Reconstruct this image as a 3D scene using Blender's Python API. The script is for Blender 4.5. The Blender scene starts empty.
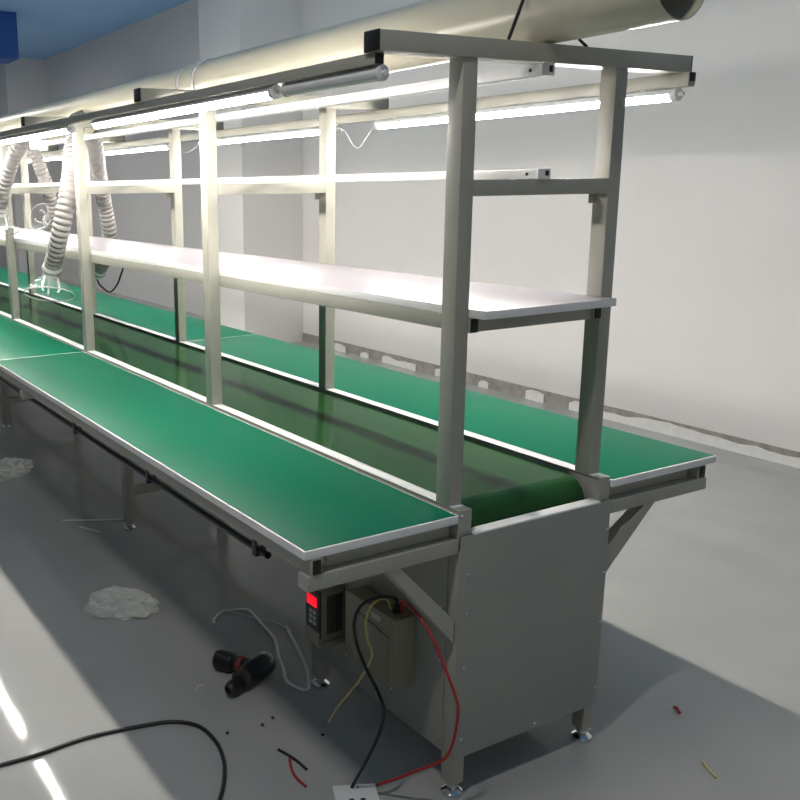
import bpy, bmesh, math, random
from mathutils import Vector, Matrix, noise
random.seed(7)
C = bpy.context.scene.collection
PI = math.pi

# ------------------------------------------------------------------ materials
def mat(name, col, rough=.5, metal=0., spec=.5, var=0., vscale=8., bump=0., bscale=200., coat=0., rvar=0.):
    m = bpy.data.materials.new(name); m.use_nodes = True
    nt = m.node_tree; b = nt.nodes['Principled BSDF']
    b.inputs['Base Color'].default_value = (*col, 1); b.inputs['Roughness'].default_value = rough
    b.inputs['Metallic'].default_value = metal; b.inputs['Specular IOR Level'].default_value = spec
    b.inputs['Coat Weight'].default_value = coat
    tc = nt.nodes.new('ShaderNodeTexCoord')
    if var or rvar:
        n = nt.nodes.new('ShaderNodeTexNoise'); n.inputs['Scale'].default_value = vscale; n.inputs['Detail'].default_value = 5
        nt.links.new(tc.outputs['Object'], n.inputs['Vector'])
        if var:
            r = nt.nodes.new('ShaderNodeValToRGB')
            r.color_ramp.elements[0].position = .3; r.color_ramp.elements[1].position = .7
            r.color_ramp.elements[0].color = (*[c*(1-var) for c in col], 1)
            r.color_ramp.elements[1].color = (*[min(1, c*(1+var)) for c in col], 1)
            nt.links.new(n.outputs['Fac'], r.inputs['Fac']); nt.links.new(r.outputs['Color'], b.inputs['Base Color'])
        if rvar:
            mr = nt.nodes.new('ShaderNodeMapRange'); mr.inputs['To Min'].default_value = max(0.02, rough-rvar); mr.inputs['To Max'].default_value = rough+rvar
            nt.links.new(n.outputs['Fac'], mr.inputs['Value']); nt.links.new(mr.outputs['Result'], b.inputs['Roughness'])
    if bump:
        n2 = nt.nodes.new('ShaderNodeTexNoise'); n2.inputs['Scale'].default_value = bscale; n2.inputs['Detail'].default_value = 3
        bp = nt.nodes.new('ShaderNodeBump'); bp.inputs['Strength'].default_value = bump; bp.inputs['Distance'].default_value = .002
        nt.links.new(tc.outputs['Object'], n2.inputs['Vector']); nt.links.new(n2.outputs['Fac'], bp.inputs['Height'])
        nt.links.new(bp.outputs['Normal'], b.inputs['Normal'])
    return m

def emis(name, col, s, base=(.9,.9,.9)):
    m = bpy.data.materials.new(name); m.use_nodes = True
    b = m.node_tree.nodes['Principled BSDF']
    b.inputs['Base Color'].default_value = (*base, 1)
    b.inputs['Emission Color'].default_value = (*col, 1); b.inputs['Emission Strength'].default_value = s
    return m

def clear(name, col, fac, rough=.15, white=.5):
    """thin clear plastic: partly see-through, partly glossy, partly milky"""
    m = bpy.data.materials.new(name); m.use_nodes = True
    nt = m.node_tree; b = nt.nodes['Principled BSDF']; out = nt.nodes['Material Output']
    b.inputs['Base Color'].default_value = (*col, 1); b.inputs['Roughness'].default_value = rough
    t = nt.nodes.new('ShaderNodeBsdfTransparent'); mx = nt.nodes.new('ShaderNodeMixShader')
    lw = nt.nodes.new('ShaderNodeLayerWeight'); lw.inputs['Blend'].default_value = .35
    mr = nt.nodes.new('ShaderNodeMapRange'); mr.inputs['To Min'].default_value = fac; mr.inputs['To Max'].default_value = min(1, fac+white)
    nt.links.new(lw.outputs['Facing'], mr.inputs['Value']); nt.links.new(mr.outputs['Result'], mx.inputs['Fac'])
    nt.links.new(t.outputs[0], mx.inputs[1]); nt.links.new(b.outputs[0], mx.inputs[2]); nt.links.new(mx.outputs[0], out.inputs['Surface'])
    return m

TUBE_S = 124.
M = dict(
    floor=mat('floor_epoxy', (.42, .417, .395), .055, spec=.2, var=.05, vscale=2.2, bump=.012, bscale=30, rvar=.02),
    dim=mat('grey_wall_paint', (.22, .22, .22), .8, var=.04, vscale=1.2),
    wall=mat('wall_paint', (.84, .81, .78), .75, var=.02, vscale=1.2, bump=.05, bscale=90),
    ceil=mat('ceiling_paint', (.33, .58, .92), .8, var=.06, vscale=.7),
    bluebeam=mat('blue_beam_paint', (.03, .12, .42), .6, var=.05, vscale=3),
    plinth=mat('raw_plinth', (.36, .33, .30), .85, var=.2, vscale=14, bump=.3, bscale=60),
    putty=mat('white_putty', (.85, .83, .80), .8, var=.05, vscale=20, bump=.3, bscale=80),
    frame=mat('frame_paint', (.39, .384, .325), .36, var=.05, vscale=9, bump=.03, bscale=140),
    sheet=mat('sheet_metal_paint', (.32, .33, .285), .42, var=.04, vscale=3, bump=.03, bscale=120),
    cap=mat('black_cap', (.012, .012, .012), .45, var=.2, vscale=40),
    chrome=mat('chrome', (.75, .76, .78), .12, metal=1., var=.05, vscale=60),
    green=mat('green_mat', (.002, .145, .078), .38, spec=.14, var=.05, vscale=5, bump=.06, bscale=260, rvar=.05),
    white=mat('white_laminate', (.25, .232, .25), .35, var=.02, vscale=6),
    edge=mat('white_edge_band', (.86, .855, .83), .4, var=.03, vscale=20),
    belt=mat('belt_pvc', (.018, .076, .022), .14, spec=.22, var=.1, vscale=6, bump=.03, bscale=180, rvar=.06),
    duct=mat('duct_pvc', (.56, .53, .41), .3, var=.03, vscale=4),
    hose=mat('hose_pvc', (.29, .275, .262), .5, var=.03, vscale=10),
    plast=mat('white_plastic', (.80, .79, .78), .4, var=.02, vscale=20),
    grey=mat('grey_plastic', (.30, .30, .28), .5, var=.05, vscale=20),
    olive=mat('olive_enamel', (.24, .235, .165), .4, var=.05, vscale=12),
    dark=mat('dark_plastic', (.035, .036, .034), .45, var=.15, vscale=20),
    key=mat('keypad', (.06, .13, .13), .4, var=.2, vscale=30),
    keyw=mat('key_caps', (.42, .50, .50), .5, var=.05, vscale=30),
    black=mat('black_rubber', (.012, .012, .013), .4, var=.2, vscale=40),
    navy=mat('drill_casing', (.008, .011, .018), .35, var=.2, vscale=40),
    red=mat('red_pvc', (.42, .018, .016), .4, var=.1, vscale=30),
    redtrim=mat('red_trim', (.30, .05, .04), .5, var=.1, vscale=30),
    yellow=mat('yellow_pvc', (.62, .52, .18), .4, var=.1, vscale=30),
    strap=mat('grey_strap', (.72, .72, .71), .45, var=.08, vscale=30),
    paper=mat('paper_label', (.55, .55, .50), .7, var=.1, vscale=60),
    tube=emis('lit_tube', (1., .945, .88), TUBE_S),
    led=emis('red_display', (1., .004, .02), 1.0, (.08, .005, .005)),
    offtube=mat('unlit_tube', (.78, .77, .74), .3, var=.02, vscale=10),
    hood=clear('clear_hood', (.45, .47, .46), .06, .08, .45),
    bag=clear('clear_bag', (.90, .91, .84), .42, .16, .58),
    ring=clear('milky_band', (.9, .9, .88), .3, .3, .4),
)

# ------------------------------------------------------------------ mesh helpers
def box(bm, a, b, bev=0.0015):
    x0, x1 = sorted((a[0], b[0])); y0, y1 = sorted((a[1], b[1])); z0, z1 = sorted((a[2], b[2]))
    t = bmesh.new()
    v = [t.verts.new(p) for p in ((x0,y0,z0),(x1,y0,z0),(x1,y1,z0),(x0,y1,z0),(x0,y0,z1),(x1,y0,z1),(x1,y1,z1),(x0,y1,z1))]
    for f in ((0,3,2,1),(4,5,6,7),(0,1,5,4),(1,2,6,5),(2,3,7,6),(3,0,4,7)): t.faces.new([v[i] for i in f])
    if bev:
        bev = min(bev, .3*min(x1-x0, y1-y0, z1-z0))
        bmesh.ops.bevel(t, geom=t.edges[:], offset=bev, segments=2, profile=.6, affect='EDGES')
    merge(bm, t); return bm

def merge(bm, t):
    me = bpy.data.meshes.new('tmp'); t.to_mesh(me); t.free(); bm.from_mesh(me); bpy.data.meshes.remove(me)

def smooth_path(pts, n=8):
    P = [Vector(p) for p in pts]
    if len(P) < 3: return P
    out = []
    for i in range(len(P)-1):
        p0 = P[i-1] if i else P[0]*2-P[1]; p1 = P[i]; p2 = P[i+1]; p3 = P[i+2] if i+2 < len(P) else P[-1]*2-P[-2]
        for k in range(n):
            t = k/n
            out.append(.5*((2*p1)+(p2-p0)*t+(2*p0-5*p1+4*p2-p3)*t*t+(3*p1-p0-3*p2+p3)*t**3))
    out.append(P[-1]); return out

def resample(P, step):
    L = [0]
    for a, b in zip(P, P[1:]): L.append(L[-1]+(b-a).length)
    n = max(2, int(round(L[-1]/step))); out = []; j = 0
    for i in range(n+1):
        s = L[-1]*i/n
        while j < len(L)-2 and L[j+1] < s: j += 1
        t = (s-L[j])/max(1e-9, L[j+1]-L[j]); out.append(P[j].lerp(P[j+1], min(1, max(0, t))))
    return out

def sweep(bm, P, rad, n=10, flat=None, cap=True):
    """tube along P; rad is a number or f(i); flat=(a,b) makes an a x b ribbon section"""
    P = [Vector(p) for p in P]; rings = []
    T = [(P[min(i+1, len(P)-1)]-P[max(i-1, 0)]).normalized() for i in range(len(P))]
    u = T[0].orthogonal().normalized()
    if abs(T[0].z) < .9: u = (Vector((0,0,1))-T[0]*T[0].z).normalized()
    for i, p in enumerate(P):
        u = (u-T[i]*u.dot(T[i])).normalized(); w = T[i].cross(u)
        r = rad(i) if callable(rad) else rad; ring = []
        for k in range(n):
            a = 2*PI*k/n
            ru, rw = (flat if flat else (r, r))
            ring.append(bm.verts.new(p+u*math.cos(a)*ru+w*math.sin(a)*rw))
        rings.append(ring)
    for a, b in zip(rings, rings[1:]):
        for k in range(n): bm.faces.new((a[k], a[(k+1)%n], b[(k+1)%n], b[k])).smooth = True
    if cap:
        bm.faces.new(rings[0][::-1]); bm.faces.new(rings[-1])
    return bm

def lathe(bm, prof, c, axis=(0,0,1), n=24, cap=True):
    """revolve (r, h) pairs about axis through c"""
    ax = Vector(axis).normalized(); u = ax.orthogonal().normalized(); w = ax.cross(u); c = Vector(c); rings = []
    for r, h in prof:
        rings.append([bm.verts.new(c+ax*h+(u*math.cos(2*PI*k/n)+w*math.sin(2*PI*k/n))*max(r, 1e-4)) for k in range(n)])
    for a, b in zip(rings, rings[1:]):
        for k in range(n): bm.faces.new((a[k], a[(k+1)%n], b[(k+1)%n], b[k])).smooth = True
    if cap:
        bm.faces.new(rings[0][::-1]); bm.faces.new(rings[-1])
    return bm

def prism(bm, poly, d):
    """extrude a closed 3-D polygon along vector d"""
    d = Vector(d); a = [bm.verts.new(p) for p in poly]; b = [bm.verts.new(Vector(p)+d) for p in poly]
    bm.faces.new(a[::-1]); bm.faces.new(b); n = len(a)
    for k in range(n): bm.faces.new((a[k], a[(k+1)%n], b[(k+1)%n], b[k]))
    return bm

def wpos(o):
    p = Vector(o.location); q = o.parent
    while q: p += Vector(q.location); q = q.parent
    return p

def obj(name, bm, m, parent=None, origin=None, label=None):
    bmesh.ops.recalc_face_normals(bm, faces=bm.faces[:])
    base = wpos(parent) if parent else Vector((0,0,0))
    if origin is None:
        xs = [v.co for v in bm.verts]
        origin = Vector((sum(v.x for v in xs)/len(xs), sum(v.y for v in xs)/len(xs), min(v.z for v in xs)))
    origin = Vector(origin)
    for v in bm.verts: v.co -= origin
    me = bpy.data.meshes.new(name); bm.to_mesh(me); bm.free(); me.set_sharp_from_angle(angle=math.radians(42)); me.materials.append(M[m] if isinstance(m, str) else m)
    o = bpy.data.objects.new(name, me); C.objects.link(o); o.location = origin-base
    if parent: o.parent = parent
    if label: o['label'] = label
    return o

def tag(o, label, cat, group=None):
    o['label'] = label; o['category'] = cat
    if group: o['group'] = group
    return o

def thing(name, label, cat, loc, group=None):
    o = bpy.data.objects.new(name, None); C.objects.link(o); o.location = loc
    o.empty_display_size = .05
    return tag(o, label, cat, group)

def struct(name, bm, m, parent=None):
    o = obj(name, bm, m, parent, origin=(0,0,0) if not parent else None)
    o['kind'] = 'structure'; return o

def copy_tree(o, parent=None):
    c = o.copy(); C.objects.link(c)
    if parent: c.parent = parent
    for ch in list(o.children): copy_tree(ch, c)
    return c

def B(*ab, bev=.0015):
    bm = bmesh.new()
    for a, b in ab: box(bm, a, b, bev)
    return bm
def S(pts, r, n=10, k=8, flat=None): return sweep(bmesh.new(), smooth_path(pts, k), r, n, flat)
def LT(prof, c, axis=(0,0,1), n=24): return lathe(bmesh.new(), prof, c, axis, n)

# ------------------------------------------------------------------ room
WX = 3.17; ZC = 3.52; YE = 16.5
struct('floor', B(((-11,-9,-.1),(WX+.2,YE+.2,0)), bev=0), 'floor')
struct('ceiling', B(((-11,-9,ZC),(WX+.2,YE+.2,ZC+.1)), bev=0), 'ceil')
struct('wall_right', B(((WX,-9,0),(WX+.2,YE+.2,ZC)), bev=0), 'wall')
struct('wall_back', B(((-11,YE,0),(WX,YE+.2,ZC)), bev=0), 'wall')
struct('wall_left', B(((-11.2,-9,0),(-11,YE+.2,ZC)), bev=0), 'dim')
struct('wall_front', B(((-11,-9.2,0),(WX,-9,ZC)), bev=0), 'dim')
for k, y0 in enumerate((6.12, 13.9)):
    o = struct('trim_%d' % (k+1), B(((2.52,y0,0),(WX,y0+.82,ZC)), bev=.004), 'wall')
    o['label'] = ['square wall pillar nearest the work line', 'square wall pillar in the far corner'][k]
o = struct('trim_3', B(((.5,10,3.0),(1.64,10.5,ZC)), bev=.004), 'bluebeam'); o['label'] = 'dark blue hanging ceiling box'
# unfinished plinth and the white putty smeared along it
struct('baseboard_right', B(((WX-.006,-6,0),(WX,6.12,.085)), bev=0), 'plinth')
bm = bmesh.new(); y = -5.9
PX = .0075
def putty(bm, y0, y1, hmax):
    n = max(3, int((y1-y0)/.05)); top = []
    for i in range(n+1):
        t = i/n; yy = y0+(y1-y0)*t
        h = hmax*(.80+.35*noise.noise((yy*2.3, 3.1, 0))+.22*noise.noise((yy*9, 1.7, 0)))
        h *= min(1, (yy-y0)/.06+.8, (y1-yy)/.06+.8); top.append((yy, min(.078, max(.008, h))))
    poly = [(WX-PX, y0, 0), (WX-PX, y1, 0)]+[(WX-PX, yy, h) for yy, h in reversed(top)]
    prism(bm, poly, (-.005, 0, 0))
for y0, y1, h in ((-5.9,.66,.074),(.56,1.34,.080),(1.24,1.99,.070),(1.89,2.72,.076),(2.95,3.12,.085),(3.5,3.6,.06),(3.95,4.1,.07),(4.35,4.8,.075),(5.0,5.12,.06),(5.35,5.75,.075)):
    PX += .0011; putty(bm, y0, y1, h)
struct('trim_4', bm, 'putty')

# ------------------------------------------------------------------ conveyor bench
H = .2555; L_END = 7.85
PY = [.0226, 1.258, 2.553, 3.832, 5.11, 6.39, 7.67]          # front face of each pair of posts
cv = thing('conveyor_bench', 'long grey steel conveyor bench with dark green belt between two green worktops', 'conveyor', (0, 0, 0))
for s in (-1, 1):
    bm = bmesh.new()
    box(bm, (s*(H-.040), -.012, .7538), (s*H, L_END, .7578), .0008)
    box(bm, (s*(H-.040), -.006, .6605), (s*(H-.036), L_END, .7588), .0008)
    box(bm, (s*(H-.004), -.006, .6605), (s*H, L_END, .7588), .0008)
    box(bm, (s*(H-.040), -.014, .6585), (s*H, -.006, .7588), .001)
    r = obj('side_rail', bm, 'frame', cv)
    obj('lit_top_strip', B(((s*(H-.0395), .012, .7578), (s*(H-.0005), L_END, .7588)), bev=.0003), 'edge', r, label='white strip standing for the lit rail top')  # added strip: brightness of the lit rail top put into its colour
    for zz, xx in ((.748, H-.008), (.672, H-.008), (.672, H-.032)):
        obj('rail_bolt', LT([(.0035,0),(.0035,.003),(.002,.004)], (s*xx, -.014, zz), (0,-1,0), 10), 'chrome', r)
# belt loop
bm = bmesh.new(); prof = []
yr, zr, rr = .080, .687, .061; zb2 = zr-rr
for k in range(17):
    a = PI/2+PI*k/16; prof.append((yr+rr*math.cos(a), zr+rr*math.sin(a)))
prof += [(L_END-.1, zr-rr), (L_END-.05, zr), (L_END-.1, zr+rr)]
va = [bm.verts.new((-.203, y, z)) for y, z in prof]; vb = [bm.verts.new((.203, y, z)) for y, z in prof]
n = len(prof)
for k in range(n): bm.faces.new((va[k], va[(k+1)%n], vb[(k+1)%n], vb[k])).smooth = k < 16
bm.faces.new(va); bm.faces.new(vb)
obj('belt', bm, 'belt', cv)
for s in (-1, 1): obj('roller_shaft', LT([(.017,0),(.017,.012)], (s*.203, yr, zr), (s,0,0), 16), 'chrome', cv)
# end panel, side panels
bm = bmesh.new()
box(bm, (-.2535, -.0235, .112), (.2535, -.0205, .6975), .0008)
ep = obj('end_panel', bm, 'sheet', cv)
obj('top_flange', B(((-.2135, -.0240, .6955), (.2135, .010, .7005)), bev=.001), 'edge', ep, label='folded top edge, painted white where light catches it')  # light caught by the flange is put into its white colour
for x, z in ((-.232,.60),(-.232,.50),(-.232,.36),(-.232,.165),(.244,.62),(.244,.50),(.244,.36),(.244,.165),(.02,.128)):
    obj('panel_screw', LT([(.0045,0),(.0045,.002),(.0028,.0035)], (x, -.0235, z), (0,-1,0), 10), 'chrome', ep)
for s in (-1, 1):
    sp = obj('side_panel', B(((s*.2535,.018,.118),(s*.2565,.623,.6605)), bev=.0008), 'sheet', cv)
    for yy, zz in ((.03,.15),(.03,.36),(.03,.5),(.60,.15),(.60,.5)):
        obj('panel_screw', LT([(.0045,0),(.0045,.002),(.0028,.0035)], (s*.2565, yy, zz), (s,0,0), 10), 'chrome', sp)
# legs with chromed levelling feet
for yy in (-.020, .583, 2.15, 4.27, 6.1, 7.7):
    for s in (-1, 1):
        x0, x1 = s*(H-.042), s*(H-.0025)
        lg = obj('leg', B(((x0,yy,.038),(x1,yy+.04,.6605))), 'frame', cv)
        c = ((x0+x1)/2, yy+.02, 0)
        bm = LT([(.026,0),(.028,.004),(.027,.010),(.019,.016),(.012,.019),(.012,.026),(.017,.0265),(.017,.036),(.007,.0365),(.007,.040)], c)
        obj('foot', bm, 'chrome', lg)
    if yy > 0:
        obj('cross_bar', B(((-H+.04,yy+.005,.16),(H-.04,yy+.035,.20))), 'frame', cv)
# arms under the worktops with their diagonal braces
for yy in (-.018, 2.15, 4.27, 6.1, 7.7):
    for s in (-1, 1):
        a = obj('arm', B(((s*.2575,yy,.6565),(s*(.674 if s < 0 else .650),yy+.04,.6905))), 'frame', cv)
        bm = bmesh.new()
        if s < 0:
            prism(bm, [(s*.462,yy+.004,.6565),(s*.425,yy+.004,.6565),(s*.2575,yy+.004,.485),(s*.2575,yy+.004,.425)], (0,.032,0))
        else:
            prism(bm, [(s*.442,yy+.004,.6565),(s*.402,yy+.004,.6565),(s*.2575,yy+.004,.562),(s*.2575,yy+.004,.482)], (0,.032,0))
        obj('brace', bm, 'frame', cv)
# rails carrying the worktops
for s in (-1, 1):
    obj('gap_filler', B(((s*.2600,.012,.6908),(s*.606,.040,.7292))), 'frame', cv)  # filler bar added so the gap under each board reads dark
for s in (-1, 1):
    for x0, x1 in ((.638,.664) if s < 0 else (.612,.640),):
        yb = -.018 if x0 > .5 else .06
        t = obj('worktop_rail', B(((s*x0,yb,.6908),(s*x1,L_END,.7295))), 'frame', cv)
        obj('rail_cap', B(((s*(x0+.003),yb-.0025,.694),(s*(x1-.003),yb,.7265)), bev=.0005), 'cap', t)

# ------------------------------------------------------------------ worktops
def worktop(s, y0, y1, label, end=False):
    o = obj('work_tabletop', B(((s*(H+.0015),y0,.7297),(s*.6795,y1,.7494)), bev=.0015), 'edge')
    tag(o, label, 'tabletop', 'green worktop boards along the conveyor')
    i = .0045
    obj('green_mat_surface', B(((s*(H+.0015+(i if end else .001)),y0+i,.7488),(s*(.6795-i),y1-i,.7505)), bev=.0005), 'green', o)
    return o
worktop(-1, -.016, 2.5985, 'green worktop with white edge in the foreground, above the control boxes', True)
worktop(-1, 2.6015, 5.2, 'green worktop on the camera side at left edge, beyond the thin white seam')
worktop(1, -.021, 2.5985, 'green worktop on the wall side whose near corner overhangs past the end panel', True)
worktop(1, 2.6015, 5.2, 'green worktop on the wall side, second along, beyond its white seam')
worktop(1, 5.203, 7.82, 'green worktop on the wall side, farthest along, seen past the hoses')
worktop(-1, 5.203, 7.82, 'farthest green worktop of the camera side row')

# ------------------------------------------------------------------ overhead rack
rk = thing('overhead_rack', 'pale steel overhead rack of paired posts and cross beams standing on the conveyor bench', 'rack', (0, .0226, .7588))
pd = .046; ZB = 1.762
post0 = None
for i, py in enumerate(PY):
    for s in (-1, 1):
        if post0 is None:
            post0 = obj('post', B(((-.02,-pd/2,0),(.02,pd/2,ZB-.7588))), 'frame', rk, origin=(0,0,0)); p = post0
        else:
            p = post0.copy(); C.objects.link(p); p.parent = rk
        p.location = Vector((s*(H-.02), py+pd/2, .7588))-Vector(rk.location)
        fb = obj('foot_plate', B(((s*(H-.002),py-.006,.7588),(s*(H-.038),py+pd+.006,.7618)), bev=.0006), 'frame', p) if i == 0 and False else None
    y0, y1 = py-.0043, py+.0467
    tb = obj('top_beam', B(((-.4785,y0,ZB),(.4785,y1,ZB+.04))), 'frame', rk)
    for s in (-1, 1): obj('end_cap', B(((s*.4785,y0-.0005,ZB-.0005),(s*.4815,y1+.0005,ZB+.0405)), bev=.001), 'cap', tb)
    obj('middle_beam', B(((-H+.0405,py,1.4727),(H-.0405,py+.043,1.5085))), 'frame', rk)
    obj('shelf_beam', B(((-.189,py+.004,1.168),(.189,py+.04,1.2030))), 'frame', rk)
    for s in (-1, 1):      # small angle plates where the beams meet the posts
        obj('corner_plate', B(((s*(H-.0405), py+.040, 1.45), (s*(H-.060), py+.043, 1.4727)), bev=.0005), 'frame', rk)
for s in (-1, 1):
    lr = obj('lamp_rail', B(((s*.448,.045 if s < 0 else .0,1.7385 if s < 0 else 1.7275),(s*.473,L_END-.05,1.7618))), 'frame', rk)
    y0 = .045 if s < 0 else 0.
    obj('end_cap', B(((s*.450,y0-.002,1.7395),(s*.4715,y0,1.760)), bev=.0005), 'cap', lr)
    sr = obj('shelf_rail', B(((s*.190,.0185,1.168),(s*.2145,L_END-.05,1.2032))), 'frame', rk)
    obj('end_cap', B(((s*.192,.0155,1.170),(s*.2125,.0185,1.2012)), bev=.0005), 'cap', sr)

# shelf
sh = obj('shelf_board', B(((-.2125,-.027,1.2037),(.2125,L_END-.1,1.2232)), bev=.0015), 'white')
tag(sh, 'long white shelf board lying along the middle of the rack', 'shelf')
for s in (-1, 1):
    obj('edge_brightener', B(((s*.2124,-.0265,1.2042),(s*.2132,L_END-.1,1.2228)), bev=.0002), 'edge', sh)  # pale edging added to brighten board edges that came out dark
obj('edge_brightener', B(((-.2128,-.0278,1.2042),(.2128,-.0269,1.2228)), bev=.0002), 'edge', sh)

# trunking (two long unlit white battens)
def batten(label, x, z0, z1, y0):
    t = thing('light_batten', label, 'batten', (x, y0, z0))
    obj('casing', B(((x-.019,y0,z0),(x+.019,L_END-.1,z1)), bev=.004), 'plast', t)
    obj('end_cap', B(((x-.020,y0-.006,z0-.001),(x+.020,y0,z1+.001)), bev=.004), 'plast', t)
    obj('screw_mark', LT([(.004,0),(.004,.002),(.002,.003)], (x-.019, y0+.03, (z0+z1)/2), (-1,0,0), 12), 'cap', t, label='black screw')
    bm = B(((x+.002,y0-.008,z0+.007),(x+.012,y0-.006,z1-.004)), bev=.0005)
    obj('cable_gland', bm, 'cap', t, label='black cable gland')
    return t
batten('unlit white batten hanging under the top cross beams', 0., 1.7365, 1.7615, .035)
batten('unlit white batten lying on the middle cross beams', -.005, 1.5090, 1.531, .025)

# ------------------------------------------------------------------ tube lamps
def lamp(label, x, z, y0, y1, lit=True, group='lit tube lamps under the lamp rails'):
    t = thing('tube_lamp', label, 'lamp', (x, y0, z), group if lit else None)
    for nm, a0, a1, mm in (('diffuser', 178, 362, 'tube' if lit else 'offtube'), ('tube_back', 2, 178, 'plast')):
        arc = [(x+.0155*math.cos(math.radians(a0+(a1-a0)*k/10)), y0+.025, z+.0155*math.sin(math.radians(a0+(a1-a0)*k/10))) for k in range(11)]
        obj(nm, prism(bmesh.new(), arc, (0, y1-y0-.05, 0)), mm, t)
    for ya, d in ((y0+.025, -1), (y1-.025, 1)):
        e = obj('end_cap', LT([(.0165,-.006),(.0165,.012),(.012,.013),(.005,.0135),(.005,.026)], (x, ya, z), (0,d,0), 16), 'plast', t)
    for ya in (y0+.12, y1-.12):
        obj('clip', B(((x-.004, ya-.006, z+.012), (x+.004, ya+.006, z+.018)), bev=.0005), 'plast', t)
    return t
NZ, FZ = 1.7225, 1.711
NX = -.452; FX = .449
lamp('short unlit tube lamp under the near left end of the rack top', NX, 1.7225, .03, .435, False)
lamp('lit tube lamp on the camera side, nearest lit one, above the foreground worktop', NX, NZ, .455, 1.765)
lamp('lit tube lamp on the camera side at the top left edge of the photo', NX, NZ, 2.0, 3.3)
lamp('lit tube lamp farther along the camera side row', NX, NZ, 3.5, 4.8)
lamp('lit tube lamp at the far end of the camera side row', NX, NZ, 5.0, 6.3)
lamp('lit tube lamp on the wall side, ending at the near right end of the rack', FX, FZ, .012, 1.29)
lamp('lit tube lamp on the wall side, second along, left of the dangling white wire', FX, FZ, 1.51, 2.75)
lamp('lit tube lamp on the wall side, third along, between hoses and second post', FX, FZ, 3.09, 4.36)
lamp('lit tube lamp on the wall side, fourth along, seen left of the front hose', FX, FZ, 4.62, 5.88)
lamp('lit tube lamp on the wall side, farthest along at the left edge', FX, FZ, 6.15, 7.4)

tag(obj('lamp_wire', S([(FX,1.512,FZ),(FX,1.475,1.695),(FX,1.43,1.648),(FX,1.39,1.636),(FX,1.345,1.668),(FX,1.292,FZ)], .0022), 'plast'),
    'thin white wire dangling between two lit tubes on the wall side', 'wire')
tag(obj('lamp_wire', S([(FX,2.752,FZ),(FX,2.80,1.69),(FX,2.88,1.672),(FX,2.98,1.68),(FX,3.088,FZ)], .0022), 'plast'),
    'thin white wire slack between wall side tubes right of the second post', 'wire')

# ------------------------------------------------------------------ extraction duct and hoses
DX, DZ, DR = .008, 1.884, .0795
dt = thing('air_duct', 'large cream round duct lying along the top of the rack, open at the near end', 'duct', (DX, -.29, ZB+.04))
bm = lathe(bmesh.new(), [(DR-.003,0),(DR,0),(DR,8.3),(DR-.003,8.3),(DR-.003,0)], (DX,-.295,DZ), (0,1,0), 48, False)
bmesh.ops.remove_doubles(bm, verts=bm.verts[:], dist=1e-5)
obj('pipe', bm, 'duct', dt)
def ring(name, y, w, m, r0=DR+.0005, r1=DR+.004):
    bm = lathe(bmesh.new(), [(r0,0),(r1,0),(r1,w),(r0,w),(r0,0)], (DX,y,DZ), (0,1,0), 40, False)
    bmesh.ops.remove_doubles(bm, verts=bm.verts[:], dist=1e-5)
    return obj(name, bm, m, dt)
loop = [Vector((-.126,.028,ZB+.043)), Vector((-.088,.028,DZ+.005))]
loop += [Vector((DX+(DR+.003)*math.cos(math.radians(a)), .030, DZ+(DR+.003)*math.sin(math.radians(a)))) for a in range(165, -1, -12)]
loop += [Vector((.094,.03,1.817)), Vector((.118,.03,ZB+.042))]
st = obj('strap', sweep(bmesh.new(), loop, .004, 8, None), 'black', dt); st['label'] = 'black cable strap'
st = ring('band', 1.72, .02, 'ring'); st['label'] = 'milky plastic band'
st = ring('band', 1.86, .012, 'ring')
def spigot(p, q):
    P = [Vector(p), Vector(p).lerp(Vector(q), .5), Vector(q)]
    obj('spigot', sweep(bmesh.new(), P, .036, 20), 'duct', dt)
# hanger lugs joining the duct to the beams
for py in PY[1:]:
    for s in (-1, 1): obj('bracket', B(((DX+s*.050, py+.005, ZB+.04), (DX+s*.074, py+.012, ZB+.058)), bev=.001), 'frame', dt)

def hose(label, pts, r, rim_dir=None, rim_r=.11, hood_len=.09, clips=True, cable=None):
    P = resample(smooth_path(pts, 12), .0034)
    t = thing('extraction_hose', label, 'hose', P[-1])
    obj('corrugated_tube', sweep(bmesh.new(), P, lambda i: r*(1.0+.075*(1-2*abs(((i*.0034/.0272) % 1)*2-1)**1.5)), 20), 'hose', t)
    d = (P[-1]-P[-4]).normalized()
    obj('collar', LT([(r*.9,-.01),(r*1.1,-.01),(r*1.14,.02),(r*1.0,.04),(r*.75,.042)], P[-1], d, 24), 'plast', t)
    obj('clamp', LT([(r*1.15,.004),(r*1.2,.006),(r*1.2,.015),(r*1.15,.017)], P[-1], d, 24), 'grey', t, label='grey metal clamp')
    if rim_dir:
        a = Vector(rim_dir).normalized(); c = P[-1]+d*.036
        prof = [(r*.7,0),(r*.95,.012),(rim_r*.62,hood_len*.42),(rim_r*.88,hood_len*.75),(rim_r,hood_len),(rim_r+.006,hood_len+.003)]
        hd = obj('clear_hood', lathe(bmesh.new(), prof, c, a, 36, False), 'hood', t, label='clear plastic hood')
        sp = a.orthogonal().normalized(); w = a.cross(sp)
        rim = [c+a*(hood_len+.002)+(sp*math.cos(2*PI*k/36)+w*math.sin(2*PI*k/36))*(rim_r+.004) for k in range(37)]
        obj('rim', sweep(bmesh.new(), rim, .003, 6, None, False), 'ring', hd)
        if clips:
            for k, ang in enumerate((.4, 2.5, 4.6)):
                q = sp*math.cos(ang)+w*math.sin(ang)
                obj('clip', S([c+q*r*.55, c+q*r*.8+a*.02, c+q*r*1.0+a*.05, c+q*r*1.15+a*.085, c+q*r*.95+a*.10], .0055, 8), 'plast', t)
    return t
spigot((DX-.03,3.0,DZ-.03), (-.10,2.975,1.822))
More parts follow.
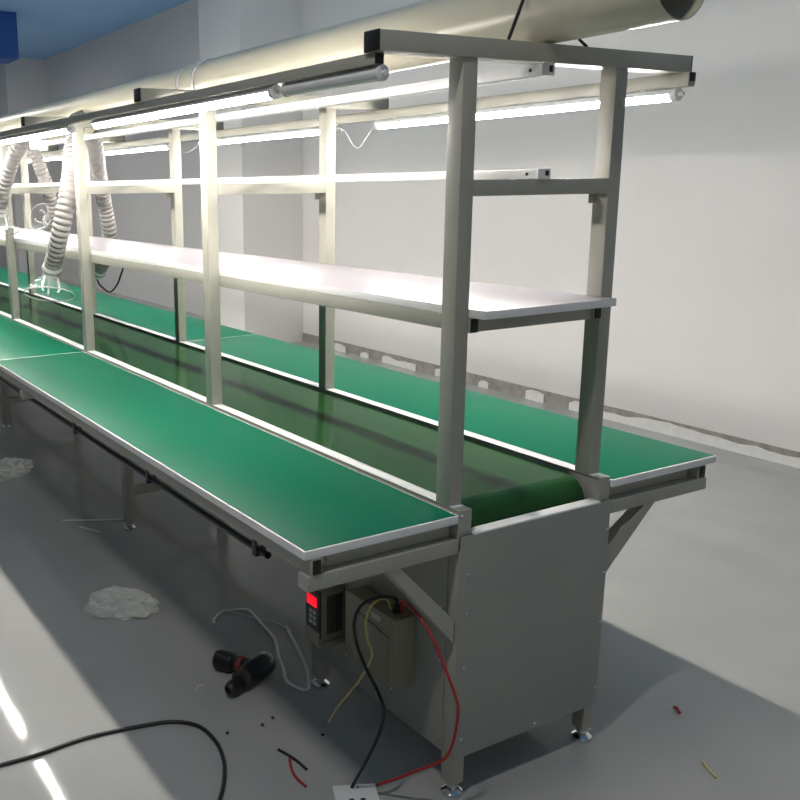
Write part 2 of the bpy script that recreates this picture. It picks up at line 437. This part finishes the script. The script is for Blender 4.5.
hose('white ribbed hose hanging in front of the shelf with clear hood at its end',
     [(-.095,2.976,1.825),(-.122,2.935,1.785),(-.17,2.849,1.676),(-.22,2.768,1.537),(-.26,2.726,1.424),(-.29,2.755,1.286),(-.30,2.87,1.128)],
     .041, (-.2,-.30,-.85), .115, .105)
spigot((DX+.02,3.29,DZ-.04), (.085,3.29,1.785))
hose('white ribbed hose hanging behind the third post, going down behind the shelf',
     [(.08,3.29,1.79),(.115,3.33,1.73),(.18,3.48,1.60),(.255,3.62,1.43),(.305,3.69,1.25),(.32,3.76,1.13),(.305,3.90,1.01)], .041)
spigot((DX+.02,4.44,DZ-.04), (.085,4.44,1.785))
hose('white ribbed hose farther left with round clear hood turned upward at the shelf',
     [(.08,4.44,1.79),(.11,4.44,1.73),(.155,4.46,1.61),(.205,4.50,1.49),(.25,4.56,1.34),(.25,4.65,1.295)],
     .039, (-.75,-.55,.40), .088, .09)
spigot((DX-.03,3.62,DZ-.03), (-.135,3.60,1.80))
hose('white ribbed hose at the left edge of the photo, cut by the frame',
     [(-.13,3.60,1.805),(-.19,3.56,1.765),(-.25,3.62,1.66),(-.29,3.72,1.50),(-.30,3.78,1.40)],
     .040, (-.1,-.25,-.9), .10, .10)
tag(obj('cable_loop', S([(.30,3.94,.975),(.30,3.90,.93),(.30,3.82,.905),(.30,3.71,.893),(.30,3.60,.94),(.30,3.53,1.0),(.30,3.48,1.075),(.24,3.46,1.16)], .0055), 'black'),
    'black cable looping below the shelf behind the third post', 'cable')
# fitting where the near lamp gap meets the third post
fx = obj('junction_bracket', B(((-.475,2.51,1.665),(-.43,2.54,1.7285),),((-.44,2.50,1.66),(-.40,2.53,1.70)), bev=.003), 'plast')
tag(fx, 'small white bracket in the gap between lit camera side tubes at third post', 'bracket')
# ------------------------------------------------------------------ control boxes on the side panel
iv = thing('inverter_box', 'olive inverter box with red lit display and keypad on the side panel', 'inverter', (-.30, .47, .229))
bm = bmesh.new()
box(bm, (-.2568,.437,.248), (-.338,.514,.400), .003)
box(bm, (-.332,.432,.229), (-.2568,.519,.248), .002)
obj('body', bm, 'olive', iv)
for k in range(7): obj('vent_fin', B(((-.272-.0075*k,.4345,.268), (-.276-.0075*k,.4375,.383)), bev=.0004), 'dark', iv)
pn = obj('front_panel', B(((-.338,.440,.254),(-.345,.511,.396)), bev=.002), 'dark', iv)
obj('display', B(((-.345,.452,.347),(-.3468,.501,.377)), bev=.0006), 'led', pn, label='red lit display')
for r_ in range(3):
    for c_ in range(2):
        obj('key', B(((-.345,.456+.019*c_,.292+.016*r_), (-.3472,.470+.019*c_,.303+.016*r_)), bev=.0008), 'keyw', pn)
obj('lower_cover', B(((-.338,.440,.232),(-.347,.511,.276)), bev=.002), 'olive', iv)

bx = thing('breaker_box', 'olive metal switch box with cables over its top, right of the inverter', 'electrical box', (-.29, .233, .245))
bm = bmesh.new()
box(bm, (-.2568,.126,.246), (-.312,.341,.440), .003)
obj('housing', bm, 'olive', bx)
lid = obj('lid', B(((-.312,.124,.244),(-.325,.343,.442)), bev=.003), 'olive', bx)
bm = bmesh.new()
prism(bm, [(-.325,.15,.26),(-.325,.285,.26),(-.325,.285,.405),(-.325,.15,.385)], (-.004,0,0))
obj('raised_door', bm, 'olive', lid)
obj('label_plate', B(((-.325,.185,.413),(-.3262,.222,.428)), bev=.0002), 'paper', lid, label='pale label plate')
for yy, zz in ((.135,.254),(.333,.254),(.135,.432),(.333,.432)):
    obj('screw', LT([(.004,0),(.004,.002),(.002,.003)], (-.325,yy,zz), (-1,0,0), 10), 'chrome', lid)
bm = bmesh.new(); lathe(bm, [(.010,0),(.010,.006),(.007,.007),(.007,.020)], (-.29,.165,.440), (0,0,1), 16)
obj('cable_gland', bm, 'black', bx, label='black cable gland')

tag(obj('cable', S([(-.288,.165,.462),(-.30,.165,.482),(-.335,.188,.482),(-.362,.218,.455),(-.378,.226,.409),(-.38,.21,.354),(-.39,.156,.317),(-.40,.092,.286),(-.41,.053,.255),(-.43,.045,.206),(-.45,.069,.123),(-.46,.096,.06),(-.466,.105,.036)], .0042), 'black'),
    'black cable hanging from the switch box down to the white socket', 'cable')
tag(obj('cable', S([(-.284,.148,.443),(-.296,.142,.480),(-.335,.09,.515),(-.35,.03,.520),(-.35,-.018,.500),(-.335,-.042,.452),(-.32,-.058,.399),(-.302,-.081,.325),(-.30,-.086,.286),(-.30,-.072,.205),(-.318,-.06,.158),(-.35,-.01,.112),(-.385,.05,.06),(-.415,.115,.010),(-.43,.135,.008),(-.440,.125,.02),(-.452,.098,.034)], .0036), 'red'),
    'red cable arching past the front leg down to the white socket', 'cable')
tag(obj('wire', S([(-.294,.182,.443),(-.31,.186,.474),(-.342,.194,.466),(-.362,.196,.429),(-.372,.177,.385),(-.375,.152,.351),(-.38,.186,.278),(-.39,.224,.216),(-.40,.264,.158),(-.41,.296,.097)], .0028), 'yellow'),
    'yellow wire dangling loose in front of the switch box', 'wire')
sk = thing('socket_block', 'white plastic socket on the floor at the bottom edge of the photo', 'socket', (-.465, .085, 0))
R = Matrix.Rotation(-.45, 4, 'Z')
bm = B(((-.055,-.045,0),(.055,.035,.034)), bev=.005); bmesh.ops.transform(bm, matrix=Matrix.Translation((-.468,.085,0)) @ R, verts=bm.verts[:])
obj('housing', bm, 'plast', sk)
for q in (-.02, .008):
    bm = B(((q,-.03,.034),(q+.012,-.022,.0346)), bev=.0001); bmesh.ops.transform(bm, matrix=Matrix.Translation((-.468,.085,0)) @ R, verts=bm.verts[:])
    obj('slot', bm, 'cap', sk)

# under-table conduit
cd = thing('conduit', 'black cable pipe clipped under the front edge of the foreground worktop', 'pipe', (-.62, .3, .63))
obj('pipe', S([(-.632,.255,.650),(-.63,.30,.6455),(-.63,1.2,.6455),(-.63,2.6,.6455),(-.63,3.9,.6455)], .009, 12, 2), 'black', cd)
for yy in (.27, .93, 1.61, 2.31):
    obj('clip', B(((-.644,yy-.009,.633),(-.640,yy+.009,.692)),((-.620,yy-.009,.633),(-.616,yy+.009,.692)),((-.644,yy-.009,.633),(-.616,yy+.009,.636)), bev=.0008), 'chrome' if yy > 2 else 'cap', cd)

# ------------------------------------------------------------------ things lying about
cl = S([(-.115,1.185,1.2252),(-.10,1.165,1.2252),(-.085,1.155,1.2255),(-.075,1.160,1.232),(-.072,1.17,1.243),(-.080,1.180,1.247),(-.092,1.178,1.241),(-.094,1.165,1.232)], .0022, 8)
tag(obj('wire_clip', cl, 'grey'), 'small bent wire clip lying on the white shelf', 'clip')

tag(obj('power_cord', S([(-1.45,.72,.0058),(-1.192,.695,.0058),(-1.084,.690,.0058),(-.94,.697,.0058),(-.774,.668,.0058),(-.70,.640,.0058),(-.655,.585,.0058),(-.648,.50,.0058),(-.665,.42,.0058),(-.70,.345,.0058),(-.76,.26,.0058),(-.86,.15,.0058)], .0056, 12), 'black'),
    'black power cord curving across the floor at the lower left', 'cord')
tag(obj('tie_strap', S([(-.330,1.135,.006),(-.318,1.165,.006),(-.268,1.200,.008),(-.22,1.188,.010),(-.178,1.160,.008),(-.19,1.04,.006),(-.206,.93,.005),(-.255,.82,.005),(-.282,.745,.005),(-.312,.68,.005),(-.312,.640,.006),(-.302,.610,.006),(-.286,.597,.006),(-.272,.612,.007),(-.21,.73,.006),(-.125,.985,.006)], .004, 8, 6, (.0016,.0055)), 'strap'),
    'grey plastic strap looped on the floor behind the drill', 'strap')
tag(obj('wire', S([(-.26,1.235,.0025),(-.21,1.15,.0025),(-.18,1.09,.0025),(-.14,1.03,.0025),(-.125,.95,.0025)], .002, 8), 'strap'),
    'thin grey wire crossing the looped strap on the floor', 'wire')

dr = thing('cordless_drill', 'black cordless drill lying on the floor near the bench', 'drill', (-.40, .76, 0))
A = Vector((-.322,.762,.037)); Bv = Vector((-.500,.684,.037)); ax = (Bv-A).normalized()
bm = LT([(.012,-.004),(.026,0),(.034,.012),(.036,.04),(.036,.09),(.033,.115),(.028,.135)], A, ax, 24)
obj('motor_body', bm, 'navy', dr)
obj('gear_ring', LT([(.028,.130),(.031,.132),(.031,.152),(.024,.154)], A, ax, 24), 'dark', dr)
obj('chuck', LT([(.020,.150),(.022,.155),(.022,.190),(.018,.205),(.011,.212),(.010,.204)], A-Vector((0,0,.006)), ax, 18), 'black', dr)
g0 = A+ax*.06; g1 = Vector((-.437,.838,.030))
gp = [g0, g0.lerp(g1, .35), g0.lerp(g1, .7), g1]
obj('grip', sweep(bmesh.new(), smooth_path(gp, 5), .025, 16), 'black', dr)
gd = (g1-g0).normalized()
bm = LT([(.016,-.035),(.030,-.028),(.034,-.015),(.034,.022),(.030,.034),(.02,.040)], g1, gd, 20)
for v in bm.verts: v.co.z = max(.0005, min(v.co.z, .060))
obj('battery', bm, 'black', dr)
obj('trim_ring', LT([(.0255,0),(.0275,.003),(.0275,.014),(.0255,.017)], g0.lerp(g1, .45), gd, 18), 'redtrim', dr, label='red trim')
obj('trigger', B(((-.435,.765,.028),(-.42,.80,.045)), bev=.003), 'redtrim', dr)

def bag(label, c, sx, sy, sz, rot, seed):
    bm = bmesh.new(); bmesh.ops.create_icosphere(bm, subdivisions=5, radius=1)
    for v in bm.verts:
        p = v.co.copy(); q = p+Vector((seed*7.1, seed*3.3, seed))
        n1 = noise.noise(q*1.6)
        n2 = 1-2*abs(noise.noise(q*2.3)); n3 = 1-2*abs(noise.noise(q*4.7+Vector((5,1,2))))
        c2 = noise.voronoi(q*2.6)[0]; cr = min(1, (c2[1]-c2[0])*2)
        f = 1+.22*n1+.16*n2+.10*n3-.16*cr
        z = max(-.1, p.z*f)
        v.co = Vector((p.x*f*sx*(1+.25*noise.noise(q*.9)), p.y*f*sy, (z+.1)*sz*(1-.3*p.x)))
    bmesh.ops.transform(bm, matrix=Matrix.Translation(c) @ Matrix.Rotation(rot, 4, 'Z'), verts=bm.verts[:])
    return tag(obj('plastic_bag', bm, 'bag'), label, 'bag')
bag('crumpled clear plastic bag on the floor in the open at left', (-.562,1.415,.001), .111, .074, .06, -.63, 1)
bag('crumpled clear plastic bag at the left edge on the floor below the worktop', (-.478,3.30,.001), .15, .08, .07, .6, 4)

def bit(name, label, cat, pts, r, m, group=None, flat=None):
    return tag(obj(name, S(pts, r, 8, 6, flat), m), label, cat, group)
bit('wire_offcut', 'black wire offcut on the floor crossing a red one', 'wire offcut', [(-.518,.378,.004),(-.508,.345,.004),(-.500,.30,.004),(-.499,.264,.004)], .004, 'black')
bit('wire_offcut', 'red wire offcut on the floor below the black one', 'wire offcut', [(-.512,.328,.0035),(-.530,.29,.0035),(-.540,.25,.0035),(-.538,.205,.0035)], .0035, 'red')
bit('wire_offcut', 'yellow wire offcut alone on the floor at the lower right', 'wire offcut', [(.418,-.243,.0032),(.408,-.262,.0032),(.396,-.285,.0032),(.388,-.303,.0032)], .0032, 'yellow')
bit('wire_offcut', 'small dark red scrap alone on the floor right of the bench end', 'scrap', [(.577,-.036,.006),(.576,-.046,.009),(.567,-.062,.005)], .005, 'redtrim')
bit('cable_tie_offcut', 'tiny curled white scrap on the floor left of the drill', 'scrap', [(-.573,.774,.002),(-.560,.790,.002),(-.545,.788,.002)], .0022, 'plast')
bit('plastic_strip', 'long thin white strip on the floor by the second leg', 'strip', [(-.462,2.434,.003),(-.36,2.375,.003),(-.21,2.292,.003)], .003, 'strap', None, (.002,.008))
bit('plastic_strip', 'short faint strip on the floor beside the long white strip', 'strip', [(-.42,2.32,.002),(-.39,2.26,.002),(-.36,2.20,.002)], .003, 'strap', None, (.0015,.006))
for k, (x, y, lab) in enumerate(((-.452,.52,'tiny black crumb on the floor, upper one right of the drill'), (-.495,.505,'tiny black crumb on the floor, lower one right of the drill'), (-.60,.52,'tiny black crumb on the floor beside the cord bend'), (-.375,.375,'tiny black crumb on the floor nearest the bench side panel'))):
    bm = bmesh.new(); bmesh.ops.create_icosphere(bm, subdivisions=2, radius=.005)
    for v in bm.verts: v.co *= 1+.4*noise.noise(v.co*200+Vector((k, 0, 0))); v.co.z *= .7
    mz = min(v.co.z for v in bm.verts)
    for v in bm.verts: v.co += Vector((x, y, .0005-mz))
    tag(obj('debris_crumb', bm, 'cap'), lab, 'debris', 'black crumbs on the floor')
# ------------------------------------------------------------------ lights of the hall and added fills
def area(name, loc, sx, sy, e, col=(1,.97,.94), rot=(0,0,0)):
    l = bpy.data.lights.new(name, 'AREA'); l.shape = 'RECTANGLE'; l.size = sx; l.size_y = sy; l.energy = e; l.color = col
    o = bpy.data.objects.new(name, l); C.objects.link(o); o.location = loc; o.rotation_euler = rot; return o
for yy, e in ((-.55, 24), (3.6, 3), (7.8, 4), (12., 10)):
    area('hall_or_fill_light', (-1.7, yy, 3.40), .3, .12, e, (1,.96,.90))
area('front_fill', (-2.2, -8.9, 1.7), 6, 1.8, 48, (1,.98,.94), (PI/2, 0, 0))  # added soft fill from behind the camera, for the front-facing surfaces
area('hall_or_fill_light', (-.6, 10.5, 3.40), .14, 1.2, 75, (1,.97,.93))  # extra unseen lamp added to brighten the far wall and pillar
w = bpy.data.worlds.new('hall'); bpy.context.scene.world = w; w.use_nodes = True
w.node_tree.nodes['Background'].inputs[0].default_value = (.6,.65,.7,1); w.node_tree.nodes['Background'].inputs[1].default_value = .01

# ------------------------------------------------------------------ camera
yaw, pitch, roll = math.radians(29.6058), math.radians(-13.0048), math.radians(-.7033)
fw = Vector((math.sin(yaw)*math.cos(pitch), math.cos(yaw)*math.cos(pitch), math.sin(pitch)))
rt = Vector((math.cos(yaw), -math.sin(yaw), 0)); up = rt.cross(fw)
r = rt*math.cos(roll)+up*math.sin(roll); u = up*math.cos(roll)-rt*math.sin(roll)
cam = bpy.data.cameras.new('camera'); co = bpy.data.objects.new('camera', cam); C.objects.link(co)
mw = Matrix((( r.x,u.x,-fw.x,-1.6563),(r.y,u.y,-fw.y,-1.5668),(r.z,u.z,-fw.z,1.5017),(0,0,0,1)))
co.matrix_world = mw
cam.sensor_width = 36; cam.lens = 929.64*36/800; cam.shift_x = 136.74/800; cam.shift_y = .14/800
cam.clip_start = .02; cam.clip_end = 100
sc = bpy.context.scene; sc.camera = co
sc.view_settings.view_transform = 'Standard'; sc.view_settings.look = 'None'; sc.view_settings.gamma = 1; sc.view_settings.exposure = .18
sc.view_settings.use_curve_mapping = False
sc.cycles.use_denoising = True
sc.cycles.max_bounces = 8; sc.cycles.diffuse_bounces = 5; sc.cycles.transparent_max_bounces = 16
